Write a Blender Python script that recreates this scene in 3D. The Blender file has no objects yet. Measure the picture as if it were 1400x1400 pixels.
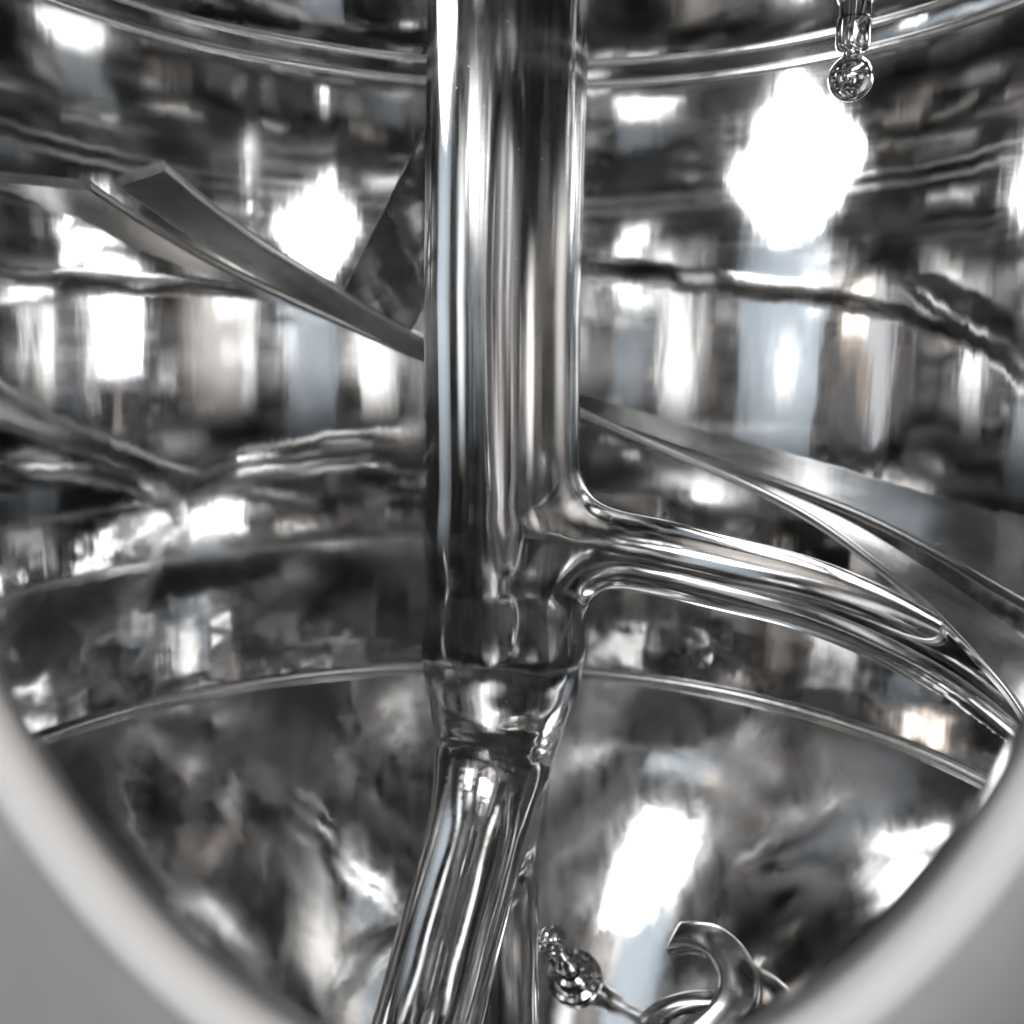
import bpy, bmesh, math, random
import numpy as np
from mathutils import Vector, Matrix

random.seed(3)
R = 0.6                                   # inner radius of the tank in metres; shapes below are in tank radii
sc = bpy.context.scene
COL = sc.collection

# ------------------------------------------------------------------ camera
CAM_D, FPX, PITCH, ROLL, YAW = 1.6, 1416.5, -0.1346, 0.0240, -0.0193


def cam_axes():
    cp, sp = math.cos(PITCH), math.sin(PITCH)
    F = np.array([0, cp, sp]); U = np.array([0, -sp, cp]); X = np.array([1., 0, 0])
    c, s = math.cos(ROLL), math.sin(ROLL)
    X, U = c * X + s * U, -s * X + c * U
    c, s = math.cos(YAW), math.sin(YAW)
    M = np.array([[c, -s, 0], [s, c, 0], [0, 0, 1]])
    return M @ X, M @ U, M @ F


AX, AU, AF = cam_axes()
CPOS = np.array([0, -CAM_D, 0])
cam = bpy.data.cameras.new('camera')
cam.sensor_width = 36
cam.lens = 36 * FPX / 1400
cam.clip_start, cam.clip_end = 0.02, 60
cam.dof.use_dof = True
cam.dof.focus_distance = 1.50 * R
cam.dof.aperture_fstop = 4.8
cam_o = bpy.data.objects.new('camera', cam)
COL.objects.link(cam_o)
m = Matrix.Identity(4)
for i in range(3):
    m[i][0], m[i][1], m[i][2], m[i][3] = AX[i], AU[i], -AF[i], CPOS[i] * R
cam_o.matrix_world = m
sc.camera = cam_o

# ------------------------------------------------------------------ light and exposure
world = bpy.data.worlds.new('World')
sc.world = world
world.use_nodes = True
bg = world.node_tree.nodes['Background']
# the dim workshop around the tank: dark steel and walls with lighter, partly warm upright patches
wn = world.node_tree
wtc = wn.nodes.new('ShaderNodeTexCoord')
wmp = wn.nodes.new('ShaderNodeMapping')
wmp.inputs['Scale'].default_value = (7, 7, 2.2)
wno = wn.nodes.new('ShaderNodeTexNoise')
wno.inputs['Scale'].default_value = 1.0
wno.inputs['Detail'].default_value = 3
wrp = wn.nodes.new('ShaderNodeValToRGB')
wrp.color_ramp.elements[0].position, wrp.color_ramp.elements[0].color = 0.40, (0.025, 0.025, 0.026, 1)
wrp.color_ramp.elements[1].position, wrp.color_ramp.elements[1].color = 0.70, (1.0, 0.98, 0.95, 1)
for pos, colr in ((0.50, (0.16, 0.17, 0.19, 1)), (0.56, (0.55, 0.45, 0.38, 1)), (0.61, (0.75, 0.82, 0.92, 1))):
    e_ = wrp.color_ramp.elements.new(pos)
    e_.color = colr
wn.links.new(wtc.outputs['Generated'], wmp.inputs['Vector'])
wn.links.new(wmp.outputs[0], wno.inputs['Vector'])
wn.links.new(wno.outputs['Fac'], wrp.inputs['Fac'])
wn.links.new(wrp.outputs[0], bg.inputs['Color'])
bg.inputs['Strength'].default_value = 1.0


def area_lamp(name, loc, target, w, h, radiance, color=(1, 1, 1), shape='RECTANGLE', turn=0, spread=180, soft=0.0):
    L = bpy.data.lights.new(name, 'AREA')
    L.shape = shape
    L.size, L.size_y = w * R, h * R
    a = w * h * R * R * (math.pi / 4 if shape == 'ELLIPSE' else 1)
    L.energy = radiance * math.pi * a
    L.color = color
    L.spread = math.radians(spread)
    if soft:                               # diffuser: the lamp fades towards its edges
        L.use_nodes = True
        nt = L.node_tree
        em = nt.nodes['Emission']
        ge = nt.nodes.new('ShaderNodeNewGeometry')
        sp = nt.nodes.new('ShaderNodeSeparateXYZ')
        nt.links.new(ge.outputs['Parametric'], sp.inputs[0])
        last = None
        for ch in ('X', 'Y'):
            a1 = nt.nodes.new('ShaderNodeMath'); a1.operation = 'SUBTRACT'; a1.inputs[1].default_value = 0.5
            a2 = nt.nodes.new('ShaderNodeMath'); a2.operation = 'ABSOLUTE'
            a3 = nt.nodes.new('ShaderNodeMapRange'); a3.interpolation_type = 'SMOOTHSTEP'
            a3.inputs['From Min'].default_value, a3.inputs['From Max'].default_value = 0.5, 0.5 - soft
            nt.links.new(sp.outputs[ch], a1.inputs[0])
            nt.links.new(a1.outputs[0], a2.inputs[0])
            nt.links.new(a2.outputs[0], a3.inputs['Value'])
            if last:
                mu = nt.nodes.new('ShaderNodeMath'); mu.operation = 'MULTIPLY'
                nt.links.new(last.outputs[0], mu.inputs[0])
                nt.links.new(a3.outputs[0], mu.inputs[1])
                last = mu
            else:
                last = a3
        nt.links.new(last.outputs[0], em.inputs['Strength'])
    o = bpy.data.objects.new(name, L)
    o.location = Vector(loc) * R
    d = Vector(target) - Vector(loc)
    o.rotation_euler = (d.to_track_quat('-Z', 'Y').to_matrix() @ Matrix.Rotation(math.radians(turn), 3, 'Z')).to_euler()
    COL.objects.link(o)
    return o


# lamp in the side port, added fill panels inside the wall, and the workshop windows behind the photographer
area_lamp('side_port_lamp', (-0.93, 0.07, 0.77), (0.4, 0.1, 0.40), 0.56, 0.56, 6.0, (0.97, 0.985, 1.0), turn=45, soft=0.04)
area_lamp('left_wall_fill', (-0.975, 0.04, 0.20), (0, 0.04, 0.20), 0.90, 1.50, 0.70, (0.78, 0.89, 1.0), soft=0.45)  # added bluish fill panel; lightens the shaft's left side and the glare surround
area_lamp('front_fill_left', (-0.80, -0.50, 0.15), (0, 0.1, 0.05), 0.26, 0.90, 1.25, (0.96, 0.98, 1.0), soft=0.40)  # added upright fill for the bright band on the column
area_lamp('front_fill_right', (0.61, -0.76, 0.04), (0.2, 0.1, 0.0), 0.26, 0.60, 1.8, (1.0, 0.98, 0.96), soft=0.45)  # added fill that lays a soft streak along the side arm
area_lamp('right_wall_fill', (0.965, -0.04, 0.14), (0, 0.0, 0.1), 0.5, 0.85, 0.62, (1.0, 0.95, 0.90), soft=0.45)  # added warm fill to brighten the ribbon's inner edge and underside
area_lamp('workshop_ceiling_lamp', (-0.2, -4.0, 2.05), (0, -0.5, -0.2), 2.2, 0.8, 4.0, (1.0, 0.99, 0.97))
area_lamp('workshop_window_left', (-2.4, -5.2, 1.4), (0, -1, 0), 1.8, 3.2, 5.0, (0.90, 0.95, 1.0))
area_lamp('workshop_window_right', (3.0, -4.6, 1.6), (0, -1, 0), 1.5, 2.4, 4.0, (1.0, 0.90, 0.80))

sc.view_settings.view_transform = 'Standard'
sc.view_settings.look = 'None'
sc.view_settings.exposure = 0.5
sc.view_settings.gamma = 1
sc.cycles.max_bounces = 6
sc.cycles.glossy_bounces = 6
sc.cycles.min_light_bounces = 5
sc.cycles.diffuse_bounces = 4
sc.cycles.sample_clamp_indirect = 12
sc.cycles.caustics_reflective = True
sc.cycles.use_denoising = True
sc.cycles.use_light_tree = False
world.cycles.sampling_method = 'NONE'
sc.cycles.use_adaptive_sampling = True
sc.cycles.adaptive_threshold = 0.05
sc.cycles.adaptive_min_samples = 20

# ------------------------------------------------------------------ materials


def steel(name, color=(0.70, 0.695, 0.69), rough=0.08, rough_var=0.0, rough_scale=4.0, wave=0.0, wave_scale=(6, 6, 4),
          line=0.0, line_scale=(4, 4, 260), dent=0.0, dent_scale=14, aniso=0.0, streak=0.0, streak_scale=(3, 3, 90), spots=0.0, spot_scale=70, low=None):
    """polished stainless steel: base metal, cloudy polish, sheet waviness, fine polishing lines"""
    mt = bpy.data.materials.new(name)
    mt.use_nodes = True
    nt = mt.node_tree
    N = nt.nodes
    b = N['Principled BSDF']
    b.inputs['Metallic'].default_value = 1
    b.inputs['Base Color'].default_value = (*color, 1)
    b.inputs['Roughness'].default_value = rough
    tc = N.new('ShaderNodeTexCoord')

    def noise(scale, detail=3, rough_=0.5, dist=0.0):
        mp = N.new('ShaderNodeMapping')
        mp.inputs['Scale'].default_value = scale if isinstance(scale, tuple) else (scale,) * 3
        nt.links.new(tc.outputs['Object'], mp.inputs['Vector'])
        n = N.new('ShaderNodeTexNoise')
        n.inputs['Scale'].default_value = 1
        n.inputs['Detail'].default_value = detail
        n.inputs['Roughness'].default_value = rough_
        n.inputs['Distortion'].default_value = dist
        nt.links.new(mp.outputs[0], n.inputs['Vector'])
        return n

    if rough_var:
        n = noise(rough_scale, 5, 0.62, 0.6)
        mr = N.new('ShaderNodeMapRange')
        mr.inputs['From Min'].default_value, mr.inputs['From Max'].default_value = 0.35, 0.72
        mr.inputs['To Min'].default_value, mr.inputs['To Max'].default_value = rough, rough + rough_var
        nt.links.new(n.outputs['Fac'], mr.inputs['Value'])
        rsum = mr
        if streak:                         # polishing lines
            n2 = noise(streak_scale, 3, 0.6)
            m2 = N.new('ShaderNodeMapRange')
            m2.inputs['From Min'].default_value, m2.inputs['From Max'].default_value = 0.35, 0.65
            m2.inputs['To Min'].default_value, m2.inputs['To Max'].default_value = 0.0, streak
            nt.links.new(n2.outputs['Fac'], m2.inputs['Value'])
            ad = N.new('ShaderNodeMath')
            nt.links.new(rsum.outputs[0], ad.inputs[0])
            nt.links.new(m2.outputs[0], ad.inputs[1])
            rsum = ad
        if spots:                          # dried water spots and dust specks
            vo = N.new('ShaderNodeTexVoronoi')
            vo.inputs['Scale'].default_value = spot_scale
            nt.links.new(tc.outputs['Object'], vo.inputs['Vector'])
            m3 = N.new('ShaderNodeMapRange')
            m3.inputs['From Min'].default_value, m3.inputs['From Max'].default_value = 0.03, 0.09
            m3.inputs['To Min'].default_value, m3.inputs['To Max'].default_value = spots, 0.0
            nt.links.new(vo.outputs['Distance'], m3.inputs['Value'])
            ad = N.new('ShaderNodeMath')
            nt.links.new(rsum.outputs[0], ad.inputs[0])
            nt.links.new(m3.outputs[0], ad.inputs[1])
            rsum = ad
        nt.links.new(rsum.outputs[0], b.inputs['Roughness'])
    if aniso:
        b.inputs['Anisotropic'].default_value = aniso
        tg = N.new('ShaderNodeTangent')
        tg.direction_type, tg.axis = 'RADIAL', 'Z'
        nt.links.new(tg.outputs[0], b.inputs['Tangent'])
    prev = None
    for amp, scl, det in ((wave, wave_scale, 1.5), (dent, dent_scale, 2.0), (line, line_scale, 3.0)) + (((low[0], low[1], 1.5),) if low else ()):
        if not amp:
            continue
        n = noise(scl, det)
        bp = N.new('ShaderNodeBump')
        bp.inputs['Strength'].default_value = 1
        bp.inputs['Distance'].default_value = amp
        nt.links.new(n.outputs['Fac'], bp.inputs['Height'])
        if low and amp == low[0]:          # hammered unevenness grows towards the knuckle
            sx = N.new('ShaderNodeSeparateXYZ')
            nt.links.new(tc.outputs['Object'], sx.inputs[0])
            mz = N.new('ShaderNodeMapRange')
            mz.interpolation_type = 'SMOOTHSTEP'
            mz.inputs['From Min'].default_value, mz.inputs['From Max'].default_value = low[2] * R, low[3] * R
            nt.links.new(sx.outputs['Z'], mz.inputs['Value'])
            nt.links.new(mz.outputs[0], bp.inputs['Strength'])
        if prev:
            nt.links.new(prev.outputs[0], bp.inputs['Normal'])
        prev = bp
    if prev:
        nt.links.new(prev.outputs[0], b.inputs['Normal'])
    return mt


def matte(name, color, rough, bump=0.0, scale=60, spec=0.5):
    mt = bpy.data.materials.new(name)
    mt.use_nodes = True
    nt = mt.node_tree
    N = nt.nodes
    b = N['Principled BSDF']
    b.inputs['Roughness'].default_value = rough
    b.inputs['Specular IOR Level'].default_value = spec
    tc = N.new('ShaderNodeTexCoord')
    n = N.new('ShaderNodeTexNoise')
    n.inputs['Scale'].default_value = scale
    n.inputs['Detail'].default_value = 4
    nt.links.new(tc.outputs['Object'], n.inputs['Vector'])
    mx = N.new('ShaderNodeMix')
    mx.data_type = 'RGBA'
    mx.inputs[6].default_value = (*[c * 0.94 for c in color], 1)
    mx.inputs[7].default_value = (*color, 1)
    nt.links.new(n.outputs['Fac'], mx.inputs[0])
    nt.links.new(mx.outputs[2], b.inputs['Base Color'])
    if bump:
        bp = N.new('ShaderNodeBump')
        bp.inputs['Distance'].default_value = bump
        nt.links.new(n.outputs['Fac'], bp.inputs['Height'])
        nt.links.new(bp.outputs[0], b.inputs['Normal'])
    return mt


MAT = dict(
    wall=steel('polished_wall_steel', rough=0.03, rough_var=0.06, rough_scale=(5, 5, 9), wave=0.0010,
               wave_scale=(11, 11, 4), dent=0.00009, dent_scale=(60, 60, 9), aniso=0.5, streak=0.018,
               low=(0.0017, (12, 12, 14), -0.40, -0.68)),
    cone=steel('ground_cone_steel', rough=0.04, rough_var=0.08, rough_scale=(4, 4, 4), wave=0.0010,
               wave_scale=(8, 8, 8), dent=0.00018, dent_scale=24, streak=0.05, streak_scale=(50, 9, 9)),
    shaft=steel('mirror_shaft_steel', rough=0.06, rough_var=0.05, rough_scale=(20, 20, 6), wave=0.0004,
                wave_scale=(16, 16, 4), streak=0.075, streak_scale=(130, 130, 12), spots=0.16, spot_scale=80),
    arm=steel('polished_arm_steel', rough=0.075, rough_var=0.05, rough_scale=12, wave=0.0002,
              wave_scale=(12, 12, 12), streak=0.05, streak_scale=(14, 110, 110), spots=0.14, spot_scale=80),
    ribbon=steel('satin_ribbon_steel', rough=0.16, rough_var=0.12, rough_scale=9, wave=0.0004, wave_scale=(12, 12, 12)),
    hook=steel('brushed_hook_steel', rough=0.11, rough_var=0.08, rough_scale=12, wave=0.0004, wave_scale=(14, 14, 14)),
    blade=steel('mirror_blade_steel', rough=0.035, rough_var=0.05, wave=0.0006, wave_scale=(14, 14, 14), streak=0.03),
    weld=steel('ground_weld_steel', rough=0.16, rough_var=0.12, rough_scale=25, dent=0.0005, dent_scale=35),
    probe=steel('turned_probe_steel', rough=0.07, rough_var=0.04, dent=0.0),
    flange=steel('satin_flange_steel', (0.36, 0.36, 0.36), 0.38, 0.12, 8, wave=0.0004, wave_scale=(9, 9, 9)),
    gasket=matte('white_silicone', (0.56, 0.557, 0.55), 0.55, 0.0001, 40),
)

# ------------------------------------------------------------------ helpers


def link(name, mesh, mat, parent=None):
    o = bpy.data.objects.new(name, mesh)
    if mat:
        mesh.materials.append(mat)
    COL.objects.link(o)
    if parent:
        o.parent = parent
    return o


def from_grid(name, verts, faces, mat, parent=None, smooth=True, normals=None):
    me = bpy.data.meshes.new(name)
    me.from_pydata([tuple(float(c) * R for c in v) for v in verts], [], faces)
    me.update()
    if smooth:
        me.polygons.foreach_set('use_smooth', [True] * len(me.polygons))
    if normals is not None:
        me.normals_split_custom_set_from_vertices([tuple(map(float, n)) for n in normals])
    return link(name, me, mat, parent)


def empty(name, label, cat, group=None):
    o = bpy.data.objects.new(name, None)
    o.empty_display_size = 0.05
    COL.objects.link(o)
    o['label'], o['category'] = label, cat
    if group:
        o['group'] = group
    return o


def lathe(name, prof, mat, parent, seg=192, inward=False, origin=(0, 0, 0), axis=(0, 0, 1), sharp=None):
    """prof: (radius, height) list, revolved about axis"""
    q = Vector((0, 0, 1)).rotation_difference(Vector(axis)).to_matrix()
    vs, fs = [], []
    n = len(prof)
    for k in range(seg):
        a = 2 * math.pi * k / seg
        for r, h in prof:
            vs.append(q @ Vector((r * math.cos(a), r * math.sin(a), h)) + Vector(origin))
    for k in range(seg):
        k2 = (k + 1) % seg
        for j in range(n - 1):
            f = [k * n + j, k2 * n + j, k2 * n + j + 1, k * n + j + 1]
            fs.append(f[::-1] if inward else f)
    o = from_grid(name, vs, fs, mat, parent)
    if sharp:
        o.data.set_sharp_from_angle(angle=math.radians(sharp))
    return o


def unproj(px, py, y):
    v = AF + (px - 700) / FPX * AX - (py - 700) / FPX * AU
    t = (y - CPOS[1]) / v[1]
    return CPOS + t * v


def unproj_plane(px, py, p0, n):
    v = AF + (px - 700) / FPX * AX - (py - 700) / FPX * AU
    t = np.dot(np.array(p0) - CPOS, n) / np.dot(v, n)
    return CPOS + t * v


def catmull(P, n):
    P = np.array(P, float)
    Q = np.vstack([2 * P[0] - P[1], P, 2 * P[-1] - P[-2]])
    out = []
    for i in range(1, len(Q) - 2):
        for k in range(n):
            t = k / n
            out.append(0.5 * ((2 * Q[i]) + (-Q[i - 1] + Q[i + 1]) * t + (2 * Q[i - 1] - 5 * Q[i] + 4 * Q[i + 1] - Q[i + 2]) * t * t
                              + (-Q[i - 1] + 3 * Q[i] - 3 * Q[i + 1] + Q[i + 2]) * t ** 3))
    out.append(P[-1])
    return np.array(out)


# ------------------------------------------------------------------ tank
Z_TOP, Z_SEAM = 0.6926, -0.757
DOOR = (0.0146, -0.0749)                  # centre of the inspection opening (x, z)
DOOR_Y = -1.12
tank = empty('mixing_tank', 'mirror-polished stainless steel tank interior seen through its round opening', 'tank')


def wall_with_hole(name, rad, z0, z1, hole, mat, flip, rise=0.17, tall=1.48):
    """cylinder sheet with a round opening on the camera side"""
    S = hole * 1.06
    cx, cz = DOOR
    cz += rise
    T = S * tall
    vs, fs = [], []

    def P(u, z):                          # u = arc length from the camera side, centred on the door
        a = u / rad + cx / rad
        vs.append((rad * math.sin(a), -rad * math.cos(a), z))
        return len(vs) - 1

    def quad(g):
        for i in range(len(g) - 1):
            for j in range(len(g[0]) - 1):
                f = [g[i][j], g[i + 1][j], g[i + 1][j + 1], g[i][j + 1]]
                fs.append(f if flip else f[::-1])
    full = math.pi * rad
    quad([[P(u, z) for z in np.linspace(z0, z1, 9)] for u in np.linspace(S, 2 * full - S, 200)])
    quad([[P(u, z) for z in np.linspace(z0, cz - T, 5)] for u in np.linspace(-S, S, 25)])
    quad([[P(u, z) for z in np.linspace(cz + T, z1, 5)] for u in np.linspace(-S, S, 25)])
    g = []
    for k in range(97):
        a = 2 * math.pi * k / 96
        c, s = math.cos(a), math.sin(a)
        e = S / max(abs(c), abs(s))
        g.append([P(c * (hole + (e - hole) * t), cz + tall * s * (hole + (e - hole) * t)) for t in (0, 0.4, 1)])
    quad(g[::-1])
    return from_grid(name, vs, fs, mat, tank)


wall_with_hole('cylinder_wall', 1.0, -0.60, 0.672, 0.43, MAT['wall'], False, 0.15, 1.2)
wall_with_hole('outer_jacket', 1.05, -0.75, 1.15, 0.46, MAT['flange'], True, 0.15, 1.3)
# hammered knuckle course between the straight wall and the cone
lathe('knuckle_course', [(1.0, -0.60 - 0.148 * i / 8) for i in range(9)], MAT['wall'], tank, inward=True)
lathe('weld_bead', [(1.0005, -0.743), (0.990, -0.746), (0.984, -0.752), (0.984, -0.760), (0.990, -0.766), (0.9955, -0.7675)],
      MAT['weld'], tank, inward=True)
SLOPE = 1.05
lathe('cone_bottom', [(r, Z_SEAM - (1 - r) * SLOPE - 0.006) for r in np.linspace(1.0, 0.12, 24)], MAT['cone'], tank, inward=True)
lathe('outlet_cover', [(0.13, -1.68), (0.06, -1.682), (0.001, -1.684)], MAT['cone'], tank, seg=64, inward=True)
# upper joint: welded lip, groove and ring
lathe('upper_weld_bead', [(1.0005, 0.671), (0.9965, 0.676), (0.995, 0.682), (0.9965, 0.688), (1.0, 0.692)], MAT['weld'], tank, inward=True)
lathe('joint_course', [(1.0, 0.692), (1.0, 0.722)], MAT['wall'], tank, inward=True)
lathe('upper_ring', [(1.0, 0.722), (0.9965, 0.726), (0.9955, 0.731), (0.9965, 0.736), (1.0, 0.740)], MAT['weld'], tank, inward=True)
lathe('upper_course', [(1.0, z) for z in np.linspace(0.740, 1.14, 6)], MAT['wall'], tank, inward=True)
lathe('lid', [(1.0, 1.14), (0.97, 1.19), (0.85, 1.24), (0.6, 1.29), (0.3, 1.31), (0.02, 1.315)], MAT['wall'], tank, inward=True)

# door frame: neck, flange plate, white gasket
frame = empty('door_frame', 'satin grey flange plate around the round inspection opening in front', 'door frame')
RF = (0.27211, -0.0004, 0.00272, -0.00307, -0.00767, 0.00013, 0.01132)


def rim(phi):
    return (RF[0] + RF[1] * math.cos(phi) + RF[2] * math.sin(phi) + RF[3] * math.cos(2 * phi) + RF[4] * math.sin(2 * phi)
            + RF[5] * math.cos(3 * phi) + RF[6] * math.sin(3 * phi))


def rim_pt(phi, off):
    # lower half follows the round sill, the upper half of the opening is a tall arch
    r = rim(phi) + 0.007
    s_ = math.sin(phi)
    x, z = (r + off) * math.cos(phi), (r + off) * s_
    up = max(0.0, min(1.0, (s_ + 0.12) / 0.9))
    up = up * up * (3 - 2 * up)
    return x * (1 + 0.22 * up), z + 0.34 * up


def ring_sweep(name, sections, mat, parent, closed, seg=180):
    """sections: (offset outward from the rim line, y) swept around the opening"""
    vs, fs = [], []
    n = len(sections)
    for k in range(seg):
        ph = 2 * math.pi * k / seg
        for off, y in sections:
            x, z = rim_pt(ph, off)
            vs.append((DOOR[0] + x, y, DOOR[1] + z))
    for k in range(seg):
        k2 = (k + 1) % seg
        for j in range(n if closed else n - 1):
            j2 = (j + 1) % n
            fs.append([k * n + j, k * n + j2, k2 * n + j2, k2 * n + j])
    return from_grid(name, vs, fs, mat, parent)


GW = 0.026
ring_sweep('flange_plate', [(0.10, -1.06), (0.012, -1.085), (0.012, -1.108), (0.016, -1.112), (0.36, -1.112), (0.364, -1.108), (0.364, -1.07)],
           MAT['flange'], frame, False)
ring_sweep('neck', [(0.17, -0.90), (0.10, -1.055), (0.10, -1.06)], MAT['blade'], frame, False)
gs = []
for k in range(20):
    a = 2 * math.pi * k / 20
    gs.append((GW / 2 + GW / 2 * math.cos(a), -1.118 + 0.013 * math.sin(a)))
gasket = ring_sweep('door_gasket', gs[::-1], MAT['gasket'], None, True)
gasket['label'], gasket['category'] = 'thick white silicone gasket ring lining the opening, out of focus', 'gasket'

# ------------------------------------------------------------------ mixer shaft (smoothly welded pipes)


def seg_dist(P, a, b, ra, rb):
    ab = b - a
    t = np.clip(((P - a) @ ab) / max(float(ab @ ab), 1e-12), 0, 1)
    q = P - a - t[..., None] * ab
    return np.sqrt((q * q).sum(-1)) - (ra + (rb - ra) * t)


class Tube:
    def __init__(self, pts, rads, n=6):
        pr = catmull(np.c_[np.array(pts, float), np.array(rads, float)], n) if len(pts) > 1 else np.c_[np.array(pts, float), np.array(rads, float)]
        self.p, self.r = pr[:, :3], pr[:, 3]
        m = self.r.max() + 0.12
        self.lo, self.hi = self.p.min(0) - m, self.p.max(0) + m

    def d(self, P):
        out = None
        for i in range(len(self.p) - 1):
            v = seg_dist(P, self.p[i], self.p[i + 1], self.r[i], self.r[i + 1])
            out = v if out is None else np.minimum(out, v)
        return out


def U(px, py, y):
    return tuple(unproj(px, py, y))


SX = 0.008
class Column:
    lo, hi = np.array([-0.25, -0.25, -1.70]), np.array([0.25, 0.25, 1.40])

    def d(self, P):                        # the thick column narrows smoothly into the lower shaft
        t = np.clip((-0.425 - P[:, 2]) / 0.215, 0, 1)
        rad = 0.1187 - 0.063 * t * t * t * (t * (6 * t - 15) + 10)
        return (np.hypot(P[:, 0] - SX + 0.028 * np.minimum(P[:, 2] - 0.1, 0), P[:, 1] - 0.012 * t) - rad) * 0.9


column = Column()
arm = Tube([(0.0, 0, -0.262), U(790, 745, 0), U(880, 758, 0.02), U(1000, 786, 0.07), U(1100, 812, 0.115), U(1200, 852, 0.16),
            U(1300, 908, 0.19), U(1400, 985, 0.20)], [0.061, 0.061, 0.061, 0.062, 0.063, 0.064, 0.064, 0.064], 5)
low = Tube([(0.022, 0.01, -0.44), (0.016, 0.0, -0.53), U(668, 1050, -0.035), U(654, 1130, -0.085), U(633, 1215, -0.15), U(607, 1310, -0.22), U(579, 1420, -0.30),
            U(538, 1560, -0.38)], [0.092, 0.091, 0.084, 0.078, 0.076, 0.075, 0.074, 0.074], 6)
TUBES = [('column', column), ('side_arm', arm), ('lower_arm', low)]


def smin(a, b, k):
    h = np.clip(0.5 + 0.5 * (b - a) / k, 0, 1)
    return b * (1 - h) + a * h - k * h * (1 - h)


rngw = np.random.RandomState(5)
WV = [(rngw.normal(size=3) * 38, rngw.uniform(0, 6.28)) for _ in range(9)]
J1, J2 = np.array([0.12, -0.03, -0.26]), np.array([0.03, -0.06, -0.54])


def field(P, sub=None):
    shp = P.shape[:-1]
    total = np.full(shp, 9.0)
    ids = np.zeros(shp, np.int8)
    best = np.full(shp, 9.0)
    flat = P.reshape(-1, 3)
    tot, idf, bst = total.reshape(-1), ids.reshape(-1), best.reshape(-1)
    for i, (_, t) in enumerate(TUBES):
        msk = np.all((flat >= t.lo) & (flat <= t.hi), axis=1)
        if not msk.any():
            continue
        v = t.d(flat[msk])
        k = (0.02, 0.075, 0.085)[i]
        tot[msk] = np.where(tot[msk] > 8, v, smin(tot[msk], v, k))
        bb = bst[msk]
        ii = idf[msk]
        c = v < bb - 1e-6
        bb[c] = v[c]; ii[c] = i
        bst[msk] = bb; idf[msk] = ii
    near = np.abs(tot) < 0.08              # hand-ground unevenness around the welds
    if near.any():
        Q = flat[near]
        w = np.exp(-((Q - J1) ** 2).sum(1) / 0.012) + 2.3 * np.exp(-((Q - J2) ** 2).sum(1) / 0.008)
        n = sum(np.sin(Q @ f + p) for f, p in WV) / 9
        tot[near] += 0.0040 * n * w
    return tot.reshape(shp), idf.reshape(shp)


def surface_net(lo, hi, h):
    ax = [np.arange(lo[i], hi[i] + h, h) for i in range(3)]
    V = np.full((len(ax[0]), len(ax[1]), len(ax[2])), 9.0, np.float32)
    CH = 64
    for k in range(0, len(ax[2]), CH):
        G = np.stack(np.meshgrid(ax[0], ax[1], ax[2][k:k + CH], indexing='ij'), -1)
        V[:, :, k:k + CH] = field(G)[0]
    s = V < 0
    n = np.array(V.shape)
    acc = np.zeros(tuple(n - 1) + (3,), np.float32)
    cnt = np.zeros(tuple(n - 1), np.float32)
    offs = [(i, j, k) for i in (0, 1) for j in (0, 1) for k in (0, 1)]

    def cor(A, o):
        return A[o[0]:n[0] - 1 + o[0], o[1]:n[1] - 1 + o[1], o[2]:n[2] - 1 + o[2]]
    for a in offs:
        for d in range(3):
            if a[d]:
                continue
            b = tuple(1 if q == d else a[q] for q in range(3))
            va, vb = cor(V, a), cor(V, b)
            x = (va < 0) != (vb < 0)
            t = np.where(x, va / np.where(x, va - vb, 1), 0)
            for q in range(3):
                acc[..., q] += x * (a[q] + (t if q == d else 0))
            cnt += x
    act = cnt > 0
    idx = -np.ones(tuple(n - 1), np.int64)
    idx[act] = np.arange(act.sum())
    ijk = np.argwhere(act)
    P = (ijk + acc[act] / cnt[act][:, None]) * h + np.array([a[0] for a in ax])
    faces = []
    for d in range(3):
        e, f = (d + 1) % 3, (d + 2) % 3
        sl0 = [slice(None)] * 3; sl1 = [slice(None)] * 3
        sl0[d] = slice(0, n[d] - 1); sl1[d] = slice(1, n[d])
        x = s[tuple(sl0)] != s[tuple(sl1)]
        c = np.argwhere(x)
        c = c[(c[:, e] > 0) & (c[:, f] > 0) & (c[:, e] < n[e] - 1) & (c[:, f] < n[f] - 1)]
        inside = s[c[:, 0], c[:, 1], c[:, 2]]
        q = []
        for (de, df) in ((-1, -1), (0, -1), (0, 0), (-1, 0)):
            cc = c.copy(); cc[:, e] += de; cc[:, f] += df
            q.append(idx[cc[:, 0], cc[:, 1], cc[:, 2]])
        q = np.stack(q, 1)
        q[~inside] = q[~inside][:, ::-1]
        faces.append(q)
    return P, np.vstack(faces)


def grad(P):
    e = 0.0015
    g = np.zeros_like(P)
    for q in range(3):
        d = np.zeros(3); d[q] = e
        g[:, q] = (field(P + d)[0] - field(P - d)[0]) / (2 * e)
    return g


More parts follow.
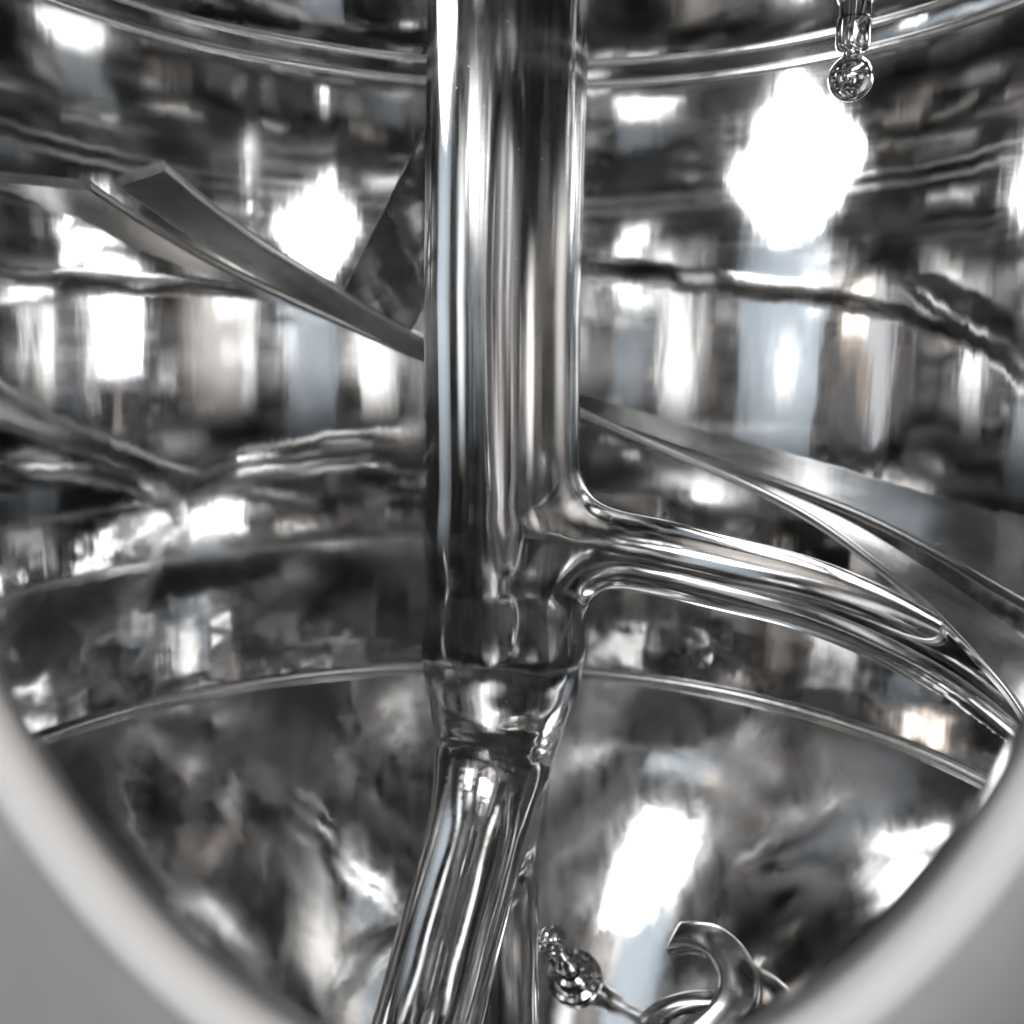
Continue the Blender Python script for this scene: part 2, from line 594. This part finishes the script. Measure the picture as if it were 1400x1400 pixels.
shaft = empty('mixer_shaft', 'mirror-polished vertical mixer shaft with welded arms in the middle of the tank', 'shaft')
SV, SF = surface_net((-0.30, -0.62, -1.66), (0.95, 0.16, 1.30), 0.0085)
for _ in range(3):
    g = grad(SV)
    v = field(SV)[0]
    SV = SV - np.clip(v / np.maximum((g * g).sum(1), 0.2), -0.01, 0.01)[:, None] * g
SN = grad(SV)
SN /= np.linalg.norm(SN, axis=1)[:, None]
_, vid = field(SV)
fid = np.median(vid[SF], axis=1).astype(int)
fid[(fid == 0) & (SV[SF][:, :, 2].mean(1) < -0.62)] = 3
for i, nm in enumerate([t[0] for t in TUBES] + ['lower_shaft']):
    fsel = SF[fid == i]
    if not len(fsel):
        continue
    used = np.unique(fsel)
    remap = -np.ones(len(SV), np.int64)
    remap[used] = np.arange(len(used))
    from_grid(nm, SV[used], remap[fsel].tolist(), MAT['arm' if 'arm' in nm else 'shaft'], shaft, normals=SN[used])

# ------------------------------------------------------------------ helical ribbon
HEL = [(-53.5, 0.389), (-39, 0.272), (-25.4, 0.179), (-11.5, 0.081), (0, 0.008), (13.8, -0.074), (27.4, -0.148), (41.2, -0.211),
       (52.7, -0.264), (66.3, -0.342), (77.2, -0.394), (85.4, -0.436), (96.7, -0.470), (112, -0.515), (120, -0.54)]
HT = np.array([a for a, _ in HEL]); HZ = np.array([b for _, b in HEL])
_t = np.linspace(-53.5, 120, 348)
_z = np.interp(_t, HT, HZ)
for _ in range(60):
    _z[1:-1] = 0.25 * _z[:-2] + 0.5 * _z[1:-1] + 0.25 * _z[2:]


def helix_z(t):
    return float(np.interp(t, _t, _z))


def ribbon_mesh(t0, t1, n, r0, r1, thick, drop, bev=0.008):
    """helical bar with rounded corners; returns verts, faces, normals"""
    corners = [(r0, 0, -1, 1), (r1, 0, 1, 1), (r1, -thick, 1, -1), (r0, -thick, -1, -1)]
    sec = []
    for q, (r, h, sr, sz) in enumerate(corners):
        arc = []
        for k in range(5):
            a = math.radians(90 * k / 4)
            ox, oz = math.cos(a), math.sin(a)           # 0: side normal, 90: top or bottom normal
            arc.append((r - sr * bev * (1 - ox), h - sz * bev * (1 - oz), sr * ox, sz * oz))
        sec += arc if q in (0, 2) else arc[::-1]
    m_ = len(sec)

    def pt(t, r, h):
        a = math.radians(t)
        tilt = drop * (0.55 + 0.45 * min(1, max(0, (t + 53.5) / 40)))
        return np.array([r * math.sin(a), r * math.cos(a), helix_z(t) + h - tilt * (r - r0) / (r1 - r0)])
    vs, fs, ns = [], [], []
    for k in range(n + 1):
        t = t0 + (t1 - t0) * k / n
        a = math.radians(t)
        er, ez = np.array([math.sin(a), math.cos(a), 0]), np.array([0, 0, 1.0])
        for r, h, nr, nz_ in sec:
            T = pt(min(t + 0.6, t1), r, h) - pt(max(t - 0.6, t0), r, h)
            T /= np.linalg.norm(T)
            nn = nr * er + nz_ * (ez + er * drop / (r1 - r0))
            nn = nn - (nn @ T) * T
            vs.append(pt(t, r, h))
            ns.append(nn / np.linalg.norm(nn))
    for k in range(n):
        for j in range(m_):
            j2 = (j + 1) % m_
            fs.append([k * m_ + j, (k + 1) * m_ + j, (k + 1) * m_ + j2, k * m_ + j2])
    for t, sgn in ((t0, -1), (t1, 1)):
        base = len(vs)
        T = pt(min(t + 0.6, t1), r0, 0) - pt(max(t - 0.6, t0), r0, 0)
        T /= np.linalg.norm(T)
        for r, h, _, _ in sec:
            vs.append(pt(t, r, h))
            ns.append(T * sgn)
        fs.append([base + j for j in range(m_)][::(1 if sgn < 0 else -1)])
    return vs, fs, ns


ribbon = empty('ribbon_blade', 'broad steel ribbon spiralling down along the tank wall behind the shaft', 'mixing blade')
vs, fs, ns = ribbon_mesh(-53.5, 118, 150, 0.80, 0.955, 0.022, 0.032)
rb = from_grid('spiral_flight', vs, fs, MAT['ribbon'], ribbon, normals=ns)


def plate(name, outline, thick, mat, parent, bevel=0.003):
    """flat plate: outline points (coplanar) given thickness along its normal, edges bevelled"""
    P = [Vector(p) for p in outline]
    nrm = Vector((0, 0, 0))
    for i in range(len(P)):
        nrm += P[i].cross(P[(i + 1) % len(P)])
    nrm.normalize()
    bm = bmesh.new()
    a = [bm.verts.new((p + nrm * thick / 2) * R) for p in P]
    b = [bm.verts.new((p - nrm * thick / 2) * R) for p in P]
    bm.faces.new(a)
    bm.faces.new(b[::-1])
    for i in range(len(P)):
        j = (i + 1) % len(P)
        bm.faces.new([a[i], b[i], b[j], a[j]])
    bm.normal_update()
    rim_e = [e for e in bm.edges if (e.verts[0] in a) == (e.verts[1] in a)]
    bmesh.ops.bevel(bm, geom=rim_e, offset=bevel * R, segments=3, affect='EDGES', profile=0.5)
    me = bpy.data.meshes.new(name)
    bm.to_mesh(me)
    bm.free()
    for p in me.polygons:
        p.use_smooth = True
    me.set_sharp_from_angle(angle=math.radians(35))
    return link(name, me, mat, parent)


def cyl_pt(px, py, rad):
    v = AF + (px - 700) / FPX * AX - (py - 700) / FPX * AU
    a = v[0] ** 2 + v[1] ** 2
    b = 2 * (CPOS[0] * v[0] + CPOS[1] * v[1])
    c = CPOS[0] ** 2 + CPOS[1] ** 2 - rad ** 2
    t = (-b + math.sqrt(b * b - 4 * a * c)) / 2 / a
    return CPOS + t * v


A0, B0 = cyl_pt(468, 398, 0.81), cyl_pt(563, 452, 0.81)
A1 = np.array(U(592, 150, 0.08))
npl = np.cross(np.array(B0) - A0, A1 - A0)
npl /= np.linalg.norm(npl)
B1 = unproj_plane(628, 330, A0, npl)
C1 = unproj_plane(660, 150, A0, npl)
plate('support_plate', [A0, B0, B1, C1, A1], 0.014, MAT['blade'], ribbon, 0.004)

# ------------------------------------------------------------------ probes
probe = empty('ball_tip_probe', 'slim steel probe with a ball tip hanging from the lid at upper right', 'probe')
pc = unproj(1163, 107, 0.06)
k = 1.66 / FPX * 1.02                      # tank radii per pixel at the probe's depth
pz = pc[2]


def rows(seq):
    return [(r * k, (107 - y) * k) for r, y in seq]


def add_lathe(name, seq, par, org, mat=MAT['probe']):
    return lathe(name, rows(seq), mat, par, seg=64, origin=org, sharp=25)


org = tuple(pc)
add_lathe('stem', [(24, -330), (24, 8), (23.5, 10), (20, 17), (20, 34), (21.5, 35.5)][::-1], probe, org)
add_lathe('sleeve', [(20, 35.5), (21.8, 37), (21.8, 66), (20.5, 70), (17, 73), (12, 74.5)][::-1], probe, org)
add_lathe('neck', [(12, 73), (11, 76), (11.5, 82)][::-1], probe, org)
add_lathe('ball_tip', [(28.5 * math.sin(math.pi * i / 24) + 0.01, 107 + 28.5 * math.cos(math.pi * i / 24)) for i in range(25)], probe, org)


def cone_pt(px, py):
    v = AF + (px - 700) / FPX * AX - (py - 700) / FPX * AU
    t = np.linspace(0.6, 4, 30000)
    P = CPOS + t[:, None] * v
    g = P[:, 2] - (Z_SEAM - 0.006 - (1 - np.hypot(P[:, 0], P[:, 1])) * SLOPE)
    i = np.where((g[:-1] > 0) & (g[1:] <= 0))[0][-1]
    return P[i]


nozzle = empty('ball_tip_nozzle', 'short steel nozzle with a ball tip standing on the cone beside the shaft', 'nozzle')
b0 = cone_pt(786, 1338)
er = np.array([b0[0], b0[1], 0]); er /= np.linalg.norm(er)
cn = np.array([-SLOPE * er[0], -SLOPE * er[1], 1.0]); cn /= np.linalg.norm(cn)
depth = float((b0 - CPOS) @ AF)
# lean the nozzle so that its tip stands over (751, 1283)
best = None
for L in np.linspace(0.06, 0.40, 120):
    tip = unproj_plane(751, 1283, b0 + cn * L, cn)
    ax_ = tip - b0
    l = np.linalg.norm(ax_)
    ca = float(ax_ @ cn) / l
    if best is None or ca > best[0]:
        best = (ca, ax_ / l, l)
_, nax, nlen = best
nlen = min(nlen, 0.26)
kk = depth / FPX


def nz(name, seq):
    return lathe(name, [(r * kk, h) for r, h in seq], MAT['probe'], nozzle, seg=48, origin=tuple(b0), axis=tuple(nax), sharp=25)


nz('base_collar', [(37, -0.03), (37, 0.012), (34, 0.02), (29, 0.022), (27, 0.018), (25, 0.018)])
nz('base_cup', [(25, 0.018), (24, 0.045), (20, 0.055), (14, 0.058)])
nz('stem', [(12, 0.05), (12, nlen * 0.42), (16, nlen * 0.46), (16, nlen * 0.58), (11, nlen * 0.62), (10, nlen * 0.9)])
br = 21 * kk * 0.93
nz('ball_tip', [(br / kk * math.sin(math.pi * i / 20) + 0.01, nlen - br * math.cos(math.pi * i / 20)) for i in range(21)])

# ------------------------------------------------------------------ curved scraper blade at the bottom
scraper = empty('scraper_blade', 'hook-shaped steel scraper blade curling up from the tank bottom', 'mixing blade')
h0 = cone_pt(1000, 1345)
er = np.array([h0[0], h0[1], 0]); er /= np.linalg.norm(er)
hn = np.array([-0.50, -0.45, 0.74]); hn /= np.linalg.norm(hn)
hp = h0 + hn * 0.085
outer = [(933, 1264), (958, 1263), (985, 1270), (1010, 1288), (1030, 1315), (1041, 1350), (1038, 1385), (1022, 1425), (990, 1470), (930, 1520)]
inner = [(913, 1304), (935, 1300), (957, 1303), (973, 1315), (983, 1335), (982, 1357), (968, 1378), (940, 1402), (905, 1430), (860, 1460)]
oc = catmull(outer, 6)
ic = catmull(inner, 6)


def loft_strip(name, A, B, thick, mat, parent, cup=0.02, m=7):
    """curved blade between two edge curves, cupped across its width, with real thickness"""
    A, B = np.array(A), np.array(B)
    n = len(A)
    mid = np.array([[A[i] + (B[i] - A[i]) * j / (m - 1) for j in range(m)] for i in range(n)])
    du = np.gradient(mid, axis=0)
    dv = np.gradient(mid, axis=1)
    nr = np.cross(du, dv)
    nr /= np.linalg.norm(nr, axis=-1)[..., None] + 1e-9
    if (nr.mean((0, 1)) @ (CPOS - A[0])) < 0:
        nr = -nr
    w = np.linspace(-1, 1, m)
    mid = mid - nr * (cup * (1 - w ** 2))[None, :, None]
    top, bot = mid + nr * thick / 2, mid - nr * thick / 2
    bm = bmesh.new()
    tv = [[bm.verts.new(Vector(p) * R) for p in row] for row in top]
    bv = [[bm.verts.new(Vector(p) * R) for p in row] for row in bot]
    for i in range(n - 1):
        for j in range(m - 1):
            bm.faces.new([tv[i][j], tv[i + 1][j], tv[i + 1][j + 1], tv[i][j + 1]])
            bm.faces.new([bv[i][j], bv[i][j + 1], bv[i + 1][j + 1], bv[i + 1][j]])
        bm.faces.new([tv[i][0], bv[i][0], bv[i + 1][0], tv[i + 1][0]])
        bm.faces.new([tv[i][m - 1], tv[i + 1][m - 1], bv[i + 1][m - 1], bv[i][m - 1]])
    for j in range(m - 1):
        bm.faces.new([tv[0][j], tv[0][j + 1], bv[0][j + 1], bv[0][j]])
        bm.faces.new([tv[n - 1][j], bv[n - 1][j], bv[n - 1][j + 1], tv[n - 1][j + 1]])
    bmesh.ops.recalc_face_normals(bm, faces=bm.faces)
    bm.normal_update()
    sharp = [e for e in bm.edges if len(e.link_faces) == 2 and e.calc_face_angle(0) > 0.9]
    bmesh.ops.bevel(bm, geom=sharp, offset=0.0035 * R, segments=2, affect='EDGES', profile=0.5)
    me = bpy.data.meshes.new(name)
    bm.to_mesh(me)
    bm.free()
    for p in me.polygons:
        p.use_smooth = True
    me.set_sharp_from_angle(angle=math.radians(40))
    return link(name, me, mat, parent)


no = len(oc)
OA = [unproj_plane(p[0], p[1], hp + hn * 0.03 * i / no, hn) for i, p in enumerate(oc)]
IB = [unproj_plane(p[0], p[1], hp + hn * (0.012 + 0.035 * i / no), hn) for i, p in enumerate(ic)]
loft_strip('hook_plate', OA, IB, 0.024, MAT['hook'], scraper, -0.003)

heel_o = catmull([(862, 1420), (880, 1390), (905, 1371), (938, 1361), (978, 1358)], 5)
heel_i = catmull([(880, 1440), (897, 1410), (918, 1392), (945, 1382), (985, 1380)], 5)
HA = [unproj_plane(p[0], p[1], hp - hn * 0.03, hn) for p in heel_o]
HB = [unproj_plane(p[0], p[1], hp - hn * 0.01, hn) for p in heel_i]
loft_strip('heel_plate', HA, HB, 0.020, MAT['hook'], scraper, 0.004)
